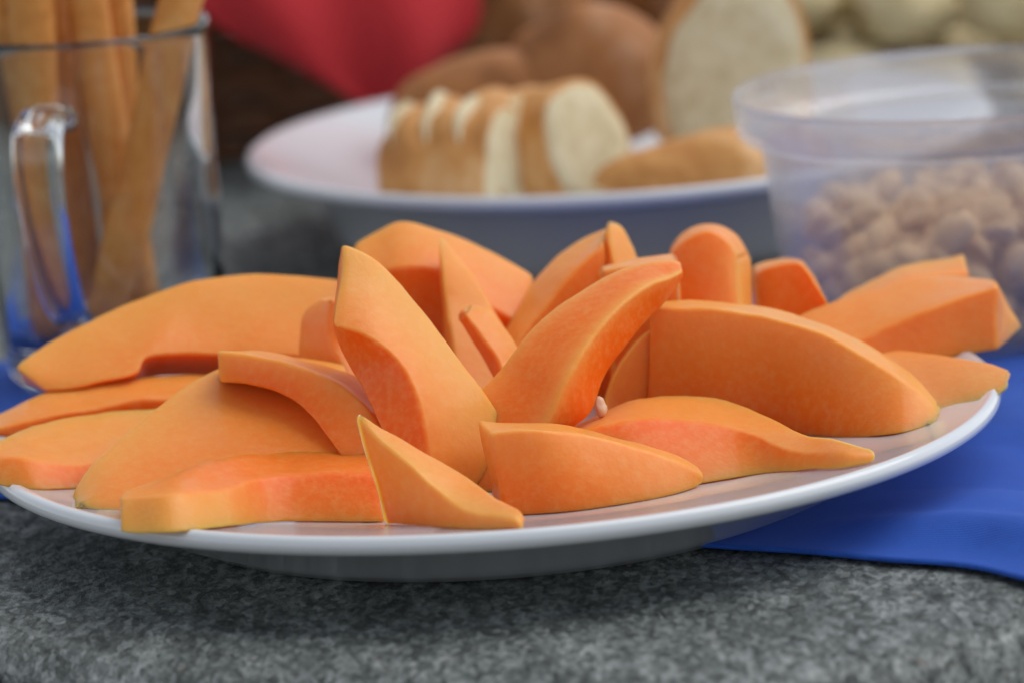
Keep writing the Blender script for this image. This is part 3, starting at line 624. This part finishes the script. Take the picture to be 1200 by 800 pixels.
def scrap():
    bm = bmesh.new()
    bmesh.ops.create_icosphere(bm, subdivisions=3, radius=.0022)
    for v in bm.verts:
        v.co.x *= .75; v.co.z *= 1.25
        v.co *= 1 + .35 * noise.noise(v.co * 500)
    me = bpy.data.meshes.new('seed_scrap'); bm.to_mesh(me); bm.free()
    me.polygons.foreach_set('use_smooth', [True] * len(me.polygons))
    me.materials.append(M['seed'])
    o = bpy.data.objects.new('seed_scrap', me); COL.objects.link(o); o.location = SCRAP
    tag(o, 'tiny pale seed scrap caught between the melon slices', 'seed')
SCRAP = (.0290, -.0390, .0325)
scrap()

# ------------------------------------------------------------------ glass mug with breadsticks
MUG = Vector((-.1185, .189, CL))
def glass_mug():
    root = empty('glass_mug', MUG)
    prof_o = [(0, .0), (.026, .0), (.0315, .0012), (.0338, .005), (.0352, .012), (.0362, .03), (.0368, .055), (.0366, .062), (.0362, .066), (.0368, .09), (.0376, .108), (.0379, .1105)]
    prof_i = [(.0374, .1122), (.0366, .1116), (.0358, .108), (.0345, .09), (.0335, .066), (.0328, .04), (.0318, .02), (.0295, .0135), (.024, .0115), (0, .0112)]
    v, f = lathe(prof_o + prof_i, 96)
    # faint flutes on the lower half
    w = []
    for x, y, z in v:
        r = math.hypot(x, y)
        if .03 < r and z < .064 and r > .0335 + z * .001 and r > .0338:
            a = math.atan2(y, x); k = math.sin(min(1, z / .06) * math.pi) ** .5 if 0 < z < .06 else 0
            r2 = r * (1 - .018 * k * (1 - abs(math.cos(a * 5))))
            x, y = x * r2 / r, y * r2 / r
        w.append((x, y, z))
    mesh_obj('body', w, f, M['glass'], root)
    # strap handle pointing at the lower left of the viewer
    a = R(-103)
    dx, dy = math.cos(a), math.sin(a)
    pts = [(.0355, .088), (.043, .0915), (.052, .0915), (.0585, .087), (.0605, .077), (.059, .063), (.055, .049), (.049, .036), (.042, .0285), (.0355, .026)]
    path = spline([(dx * r, dy * r, z) for r, z in pts], 40)
    V, Fc = [], []
    side = Vector((-dy, dx, 0)); n = 16
    for i, p in enumerate(path):
        d = (path[min(i + 1, 39)] - path[max(i - 1, 0)]).normalized()
        nn = d.cross(side)
        w_ = .0062 + .0030 * math.sin(min(1, i / 16) * math.pi * .5) - .0034 * (i / 39) ; h_ = .0034
        for k in range(n):
            c, s = math.cos(2 * math.pi * k / n), math.sin(2 * math.pi * k / n)
            c = math.copysign(abs(c) ** .8, c); s = math.copysign(abs(s) ** .8, s)
            V.append(p + side * (w_ * c) + nn * (h_ * s))
    for i in range(39):
        for k in range(n):
            k2 = (k + 1) % n
            Fc.append((i * n + k, i * n + k2, (i + 1) * n + k2, (i + 1) * n + k))
    Fc.append(tuple(range(n))); Fc.append(tuple(39 * n + k for k in reversed(range(n))))
    mesh_obj('handle', V, Fc, M['glass'], root)
    tag(root, 'clear glass mug with a strap handle holding thick breadsticks', 'mug')
glass_mug()

STICKS = [  # foot in the mug (x, y), top end (x, y, z), thickness, label
 ((-.005, -.014), (.060, -.004, .205), .0068, 'thick breadstick leaning towards the bread plate across the mug front'),
 ((.008, .006), (-.007, .004, .21), .0066, 'breadstick with a pale edge crossing behind the one that leans to the bread plate'),
 ((-.021, -.006), (-.012, -.004, .215), .0068, 'straight upright breadstick behind the mug handle'),
 ((-.012, .014), (-.036, .010, .20), .0070, 'breadstick leaning outward away from the bread plate'),
 ((.004, .019), (.008, .024, .19), .0066, 'dark breadstick standing at the back wall of the mug'),
 ((-.010, .0225), (-.018, .024, .19), .0066, 'slim breadstick standing behind the upright one at the mug back'),
]
def breadsticks():
    for i, ((x0, y0), (x1, y1, z1), r, lab) in enumerate(STICKS):
        a = MUG + Vector((x0, y0, .0122)); b = MUG + Vector((x1, y1, z1))
        path = []
        for k in range(40):
            u = k / 39
            p = a.lerp(b, u)
            p += Vector((noise.noise(Vector((u * 3, i * 5.1, 0))), noise.noise(Vector((u * 3, i * 5.1, 7))), 0)) * .0016 * math.sin(u * math.pi)
            path.append(p - a)
        def rad(u):
            e = min(1, u / .03) ** .5 if u < .03 else 1
            e2 = min(1, (1 - u) / .03) ** .5 if u > .97 else 1
            return r * max(.25, e * e2) * (1 + .10 * noise.noise(Vector((u * 7, i * 3.3, 1))))
        v, f = tube(path, rad, 18)
        o = mesh_obj('breadstick', v, f, M['grissini']); o.location = a
        tag(o, lab, 'breadstick', 'breadsticks standing in the glass mug')
breadsticks()

# ------------------------------------------------------------------ plastic tub with nuts
TUB = Vector((.1515, .174, CL))
def tub():
    root = empty('plastic_tub', TUB)
    prof = [(0, 0), (.052, 0), (.0555, .0012), (.057, .005), (.0635, .0615), (.0640, .0635), (.0690, .0642), (.0705, .0655), (.0712, .0735),
            (.0716, .0765), (.0708, .0776), (.0698, .0770), (.0692, .0745), (.0682, .0670), (.0630, .0652), (.0622, .0630), (.0556, .0058), (.0540, .0024), (.051, .0015), (0, .0015)]
    v, f = lathe(prof, 128)
    mesh_obj('body', v, f, M['plastic'], root)
    tag(root, 'round milky translucent plastic tub half filled with nuts', 'tub')
tub()
def nuts():
    rnd = random.Random(11)
    bm = bmesh.new()
    bmesh.ops.create_icosphere(bm, subdivisions=2, radius=1)
    meshes = []
    for q in range(6):
        b2 = bm.copy()
        for v in b2.verts:
            c = v.co
            flat = .55 if q % 2 else .85
            c.z *= flat
            if q % 2 and c.z < -.18: c.z = -.18
            c.x *= (1.5, 1.2, 1.35)[q % 3]; c.y *= .86
            c *= 1 + .22 * noise.noise(c * 1.8 + Vector((q * 4, 0, 0)))
        me = bpy.data.meshes.new('nut'); b2.to_mesh(me); b2.free()
        me.polygons.foreach_set('use_smooth', [True] * len(me.polygons))
        me.materials.append(M['nut']); meshes.append(me)
    bm.free()
    placed = []
    r = .0058
    layer = 0
    z = .0072
    while z < .039 and len(placed) < 290:
        rmax = .0545 + z * .118 - r * 1.35 - .0015
        # the heap is highest in the middle
        for _ in range(1500):
            a, q = rnd.uniform(0, 6.283), rmax * math.sqrt(rnd.random())
            if rnd.random() < .35: q = rmax * rnd.uniform(.93, 1)
            p = Vector((q * math.cos(a), q * math.sin(a), z + rnd.uniform(-.0012, .0012)))
            if z > .028 and (q > rmax * .96 and rnd.random() < .5 or rnd.random() < .6): continue
            if layer < 3 and q < rmax * .62: continue
            if all((p - o).length > r * 1.62 for o in placed[-160:]):
                placed.append(p)
            if len(placed) >= 290: break
        z += .0076; layer += 1
    for p in placed:
        o = bpy.data.objects.new('nut', rnd.choice(meshes)); COL.objects.link(o)
        s = r * rnd.uniform(.82, 1.12)
        o.scale = (s, s, s); o.location = TUB + p
        o.rotation_euler = (rnd.uniform(-1, 1), rnd.uniform(-1, 1), rnd.uniform(0, 6.28))
        tag(o, 'tan roasted nut in the milky plastic tub', 'nut', 'roasted nuts filling the plastic tub')
nuts()

# ------------------------------------------------------------------ bread plate
BP = Vector((.050, .378, .0003))
v, f = lathe(plate_profile(.133, .038, .016, .079, .092), 128)
o = mesh_obj('bread_plate', v, f, M['porcelain']); o.location = BP
tag(o, 'deep white plate piled with cut white bread, behind the melon', 'plate')

def bread(label, loc, length, ra, rb, rot, cut=(1, 1), crust='crust', seed=0, name='bread_piece', slash=0, taper=0, group='cut bread on the plate behind the melon', cat='bread'):
    """baguette piece along local X; cut = flat crumb face at start / end, else rounded heel"""
    root = empty(name, loc, rot)
    N, n = 40, 40
    V, Fc = [], []
    for i in range(N):
        u = i / (N - 1)
        k = 1.0
        if not cut[0] and u < .5: k *= max(.02, 1 - (1 - u / .5) ** 2.6) ** .5
        if not cut[1] and u > .5: k *= max(.02, 1 - (1 - (1 - u) / .5) ** 2.6) ** .5
        k *= 1 - taper * (1 - u)
        x = (u - .5) * length
        for j in range(n):
            a = 2 * math.pi * j / n
            c, s = math.cos(a), math.sin(a)
            y = ra * math.copysign(abs(c) ** .85, c); z = rb * math.copysign(abs(s) ** .9, s)
            if z < 0: z *= .62
            q = Vector((x * 30, y * 30, z * 30 + seed * 3.1))
            w = 1 + .16 * noise.noise(q) + .07 * noise.noise(q * 3)
            if slash and s > .2:
                w += .035 * math.sin(x / length * 3 * 6.28 + y * 120) * s
            V.append(Vector((x, y * k * w, rb * .62 + z * k * w)))
    for i in range(N - 1):
        for j in range(n):
            j2 = (j + 1) % n
            Fc.append((i * n + j, i * n + j2, (i + 1) * n + j2, (i + 1) * n + j))
    ends = []
    for e, i in ((0, 0), (1, N - 1)):
        ring = [V[i * n + j] for j in range(n)]
        c = sum(ring, Vector()) / n
        V.append(c); ci = len(V) - 1
        for j in range(n):
            j2 = (j + 1) % n
            Fc.append((ci, i * n + j, i * n + j2))
        ends.append((ring, c))
    mesh_obj('crust', V, Fc, M[crust], root)
    for e in (0, 1):
        if not cut[e]: continue
        ring, c = ends[e]; d = -1 if e == 0 else 1
        W, G = [], []
        for s_, off in ((.93, .0), (.92, .0006), (.6, .0009), (.3, .0010)):
            W += [c + (p - c) * s_ + Vector((d * (off + .0007 * noise.noise(p * 300 * s_)), 0, 0)) for p in ring]
        for q in range(3):
            for j in range(n):
                j2 = (j + 1) % n
                G.append((q * n + j, q * n + j2, (q + 1) * n + j2, (q + 1) * n + j))
        W.append(c + Vector((d * .001, 0, 0)))
        for j in range(n): G.append((len(W) - 1, 3 * n + j, 3 * n + (j + 1) % n))
        mesh_obj('crumb', W, G, M['crumb'], root)
    if slash:
        for x0 in (-.30, -.02, .24):
            path = []
            for q in range(22):
                a = R(22 + 125 * q / 21)
                i = min(N - 1, max(0, round((x0 + .5 + .10 * (q / 21 - .5)) * (N - 1))))
                j = round(a / (2 * math.pi) * n) % n
                p = V[i * n + j]; c = Vector((p.x, 0, rb * .62))
                path.append(p + (p - c).normalized() * .0002)
            path = spline(path[::3], 26)
            w_, g_ = tube(path, lambda u: .0004 + .0030 * math.sin(u * math.pi), 10, .35)
            mesh_obj('score_mark', w_, g_, M['crumb'], root)
    tag(root, label, cat, group)
    return root
PW = BP.z + .0165
bread('rounded baguette heel with pale slashes at the edge of the bread plate', (-.012, .322, PW), .046, .024, .027, (0, 0, R(-22)), (0, 1), seed=1, slash=1)
bread('thin baguette slice standing next to the rounded heel', (.013, .326, PW), .012, .023, .028, (0, R(-8), R(-26)), (1, 1), seed=2)
bread('thick baguette slice showing its pale crumb beside the flat crust piece', (.034, .330, PW), .022, .023, .028, (0, R(-14), R(-42)), (1, 1), seed=3)
bread('flat heel of bread lying crust up at the plate edge beside the tub', (.069, .308, PW + .001), .064, .018, .020, (0, R(4), R(8)), (0, 0), seed=4, taper=.55)
bread('large upright bread slice turning its pale crumb to the melon', (.088, .385, PW), .020, .028, .045, (R(-4), 0, R(-78)), (1, 1), seed=5)
bread('dark crusted bread piece at the back of the plate behind the rounded heel', (.006, .436, PW + .003), .078, .019, .024, (0, R(-4), R(14)), (0, 0), 'dark_crust', seed=8)
bread('taller dark crusted bread piece at the back of the plate beside the large slice', (.046, .432, PW + .004), .074, .020, .033, (0, R(-14), R(-32)), (0, 0), 'dark_crust', seed=9)
bread('small dark crust end on the bread plate next to the tub', (.107, .332, PW + .004), .03, .012, .012, (0, 0, R(20)), (0, 0), 'dark_crust', seed=6)

# ------------------------------------------------------------------ board with dark rolls behind
def wooden_board():
    bm = bmesh.new(); bmesh.ops.create_cube(bm, size=1)
    bmesh.ops.scale(bm, vec=(.36, .22, .016), verts=bm.verts)
    bmesh.ops.bevel(bm, geom=bm.edges[:], offset=.004, segments=3, affect='EDGES')
    me = bpy.data.meshes.new('cutting_board'); bm.to_mesh(me); bm.free()
    me.materials.append(M['board'])
    o = bpy.data.objects.new('cutting_board', me); COL.objects.link(o); o.location = (.115, .70, .0084); o.rotation_euler = (0, 0, R(-4))
    tag(o, 'brown wooden board under the dark rolls behind the bread plate', 'board')
wooden_board()
for x, y, l, a, b, rz, lab in [(.015, .655, .075, .035, .040, 12, 'dark crusted roll on the board next to the red napkin'),
                            (.085, .675, .080, .036, .042, -18, 'dark crusted roll in the middle of the wooden board'),
                            (.050, .745, .090, .038, .058, 30, 'tall dark loaf at the back of the wooden board')]:
    bread(lab, (x, y, .0166), l, a, b, (0, 0, R(rz)), (0, 0), 'dark_crust', seed=int(x * 900), name='bread_roll', group='dark rolls on the wooden board', cat='bread roll')

# ------------------------------------------------------------------ tray of pale cheese chunks, dark bowls
def tray():
    v, f = lathe([(0, .003), (.13, .003), (.16, .014), (.163, .014), (.163, .012), (.135, 0), (0, 0)], 96)
    o = mesh_obj('serving_tray', v, f, M['porcelain']); o.location = (.225, .66, .0003)
    tag(o, 'round white tray of pale cheese chunks behind the tub', 'tray')
    rnd = random.Random(3)
    placed = []
    for k in range(900):
        a, q = rnd.uniform(0, 6.283), .125 * math.sqrt(rnd.random())
        x, y = q * math.cos(a), q * math.sin(a)
        z = .0045 if len(placed) < 24 else .0275
        if z > .01 and q > .10: continue
        if any(math.hypot(x - p[0], y - p[1]) < .036 and abs(z - p[2]) < .01 for p in placed): continue
        placed.append((x, y, z))
        bm = bmesh.new(); bmesh.ops.create_cube(bm, size=1)
        bmesh.ops.bevel(bm, geom=bm.edges[:], offset=.12, segments=3, affect='EDGES')
        for v in bm.verts:
            v.co.x *= .033 + .006 * noise.noise(Vector((k, 0, 0))); v.co.y *= .026; v.co.z *= .021
            v.co *= 1 + .12 * noise.noise(v.co * 60 + Vector((k * 3, 0, 0)))
            v.co.z += .0112
        me = bpy.data.meshes.new('cheese_chunk'); bm.to_mesh(me); bm.free()
        me.polygons.foreach_set('use_smooth', [True] * len(me.polygons)); me.materials.append(M['pale'])
        c = bpy.data.objects.new('cheese_chunk', me); COL.objects.link(c)
        c.location = (.225 + x, .66 + y, z); c.rotation_euler = (0, 0, rnd.uniform(0, 3.1))
        tag(c, 'pale yellow chunk on the white tray behind the tub', 'cheese', 'pale chunks on the round tray')
        if len(placed) > 38: break
tray()
for x, y, s, lab in [(.170, .93, 1.0, 'dark bowl behind the pale chunks, nearer the wooden board'), (.285, .88, .8, 'small dark bowl at the back beside the pale chunks')]:
    v, f = lathe([(0, 0), (.03 * s, 0), (.034 * s, .004), (.05 * s, .03 * s), (.056 * s, .055 * s), (.054 * s, .056 * s), (.047 * s, .03 * s), (.03 * s, .008), (0, .007)], 64)
    o = mesh_obj('dark_bowl', v, f, M['dark']); o.location = (x, y, .0003)
    tag(o, lab, 'bowl', 'dark bowls at the back of the table')

# ------------------------------------------------------------------ wicker basket with red napkin
BK = Vector((-.185, .70, .0003))
def basket():
    root = empty('wicker_basket', BK)
    a, b, H = .185, .115, .10
    rows, n = 12, 120
    stakes = 44
    for r_ in range(rows):
        z0 = .006 + r_ * H / rows
        path = []
        for k in range(n + 1):
            th = 2 * math.pi * k / n
            w = .0026 * math.cos(th * stakes / 2 + (math.pi if r_ % 2 else 0))
            fl = 1 + .12 * z0 / H
            c, s = math.cos(th), math.sin(th)
            path.append(Vector(((a * fl + w) * math.copysign(abs(c) ** .55, c), (b * fl + w) * math.copysign(abs(s) ** .55, s), z0)))
        v, f = tube(path, lambda u: .0040, 8, 1.0, False)
        mesh_obj('weave_strand', v, f, M['wicker'], root)
    for k in range(stakes):
        th = 2 * math.pi * (k + .5) / stakes
        c, s = math.cos(th), math.sin(th)
        sx, sy = math.copysign(abs(c) ** .55, c), math.copysign(abs(s) ** .55, s)
        v, f = tube([Vector((a * sx, b * sy, .001)), Vector((a * 1.12 * sx, b * 1.12 * sy, H + .004))], lambda u: .0026, 8)
        mesh_obj('stake', v, f, M['wicker'], root)
    for zz, rr in ((H + .008, .0065), (.004, .004)):
        fl = 1.12 if zz > .05 else 1.0
        path = []
        for k in range(n + 1):
            th = 2 * math.pi * k / n; c, s = math.cos(th), math.sin(th)
            path.append(Vector((a * fl * math.copysign(abs(c) ** .55, c), b * fl * math.copysign(abs(s) ** .55, s), zz)))
        v, f = tube(path, lambda u: rr, 10, 1.0, False)
        mesh_obj('rim' if zz > .05 else 'foot', v, f, M['wicker'], root)
    V = [(a * .99 * math.copysign(abs(math.cos(t_)) ** .55, math.cos(t_)), b * .99 * math.copysign(abs(math.sin(t_)) ** .55, math.sin(t_)), z) for z in (.002, .005) for t_ in [2 * math.pi * k / 60 for k in range(60)]]
    Fc = [tuple(range(60)), tuple(60 + k for k in range(60))] + [(k, (k + 1) % 60, 60 + (k + 1) % 60, 60 + k) for k in range(60)]
    mesh_obj('bottom', V, Fc, M['wicker'], root, False)
    tag(root, 'dark brown wicker basket with a red napkin over its side', 'basket')
basket()
def napkin():
    # hangs over the near right side of the basket; outline narrows to a rounded tip
    top = Vector((-.070, .545, .128)); V, Fc = [], []
    nu, nv = 41, 41
    for j in range(nv):
        v_ = j / (nv - 1)
        if v_ < .25:
            z = .116 + .006 * math.sin(v_ / .25 * math.pi); y = .62 - .065 * v_ / .25
        else:
            k = (v_ - .25) / .75
            z = .116 - .094 * k; y = .555 - .022 * k - .012 * math.sin(k * math.pi)
        half = .074 * (1 - max(0, (v_ - .2) / .8) ** 1.3 * .50) * (1 - max(0, (v_ - .75) / .25) ** 2.6 * .75)
        cx = -.074 + .040 * max(0, (v_ - .25) / .75)
        for i in range(nu):
            u = i / (nu - 1) * 2 - 1
            drop = (abs(u) ** 2) * .022 * max(0, (v_ - .3))
            V.append((cx + half * u, y - .007 * math.cos(u * 2.2) + .004 * math.sin(u * 7 + v_ * 2), z + drop))
    for j in range(nv - 1):
        for i in range(nu - 1):
            Fc.append((j * nu + i, j * nu + i + 1, (j + 1) * nu + i + 1, (j + 1) * nu + i))
    o = mesh_obj('red_napkin', V, Fc, M['red'])
    so = o.modifiers.new('thickness', 'SOLIDIFY'); so.thickness = .0015
    tag(o, 'red napkin hanging over the basket down to the bread plate', 'napkin')
napkin()
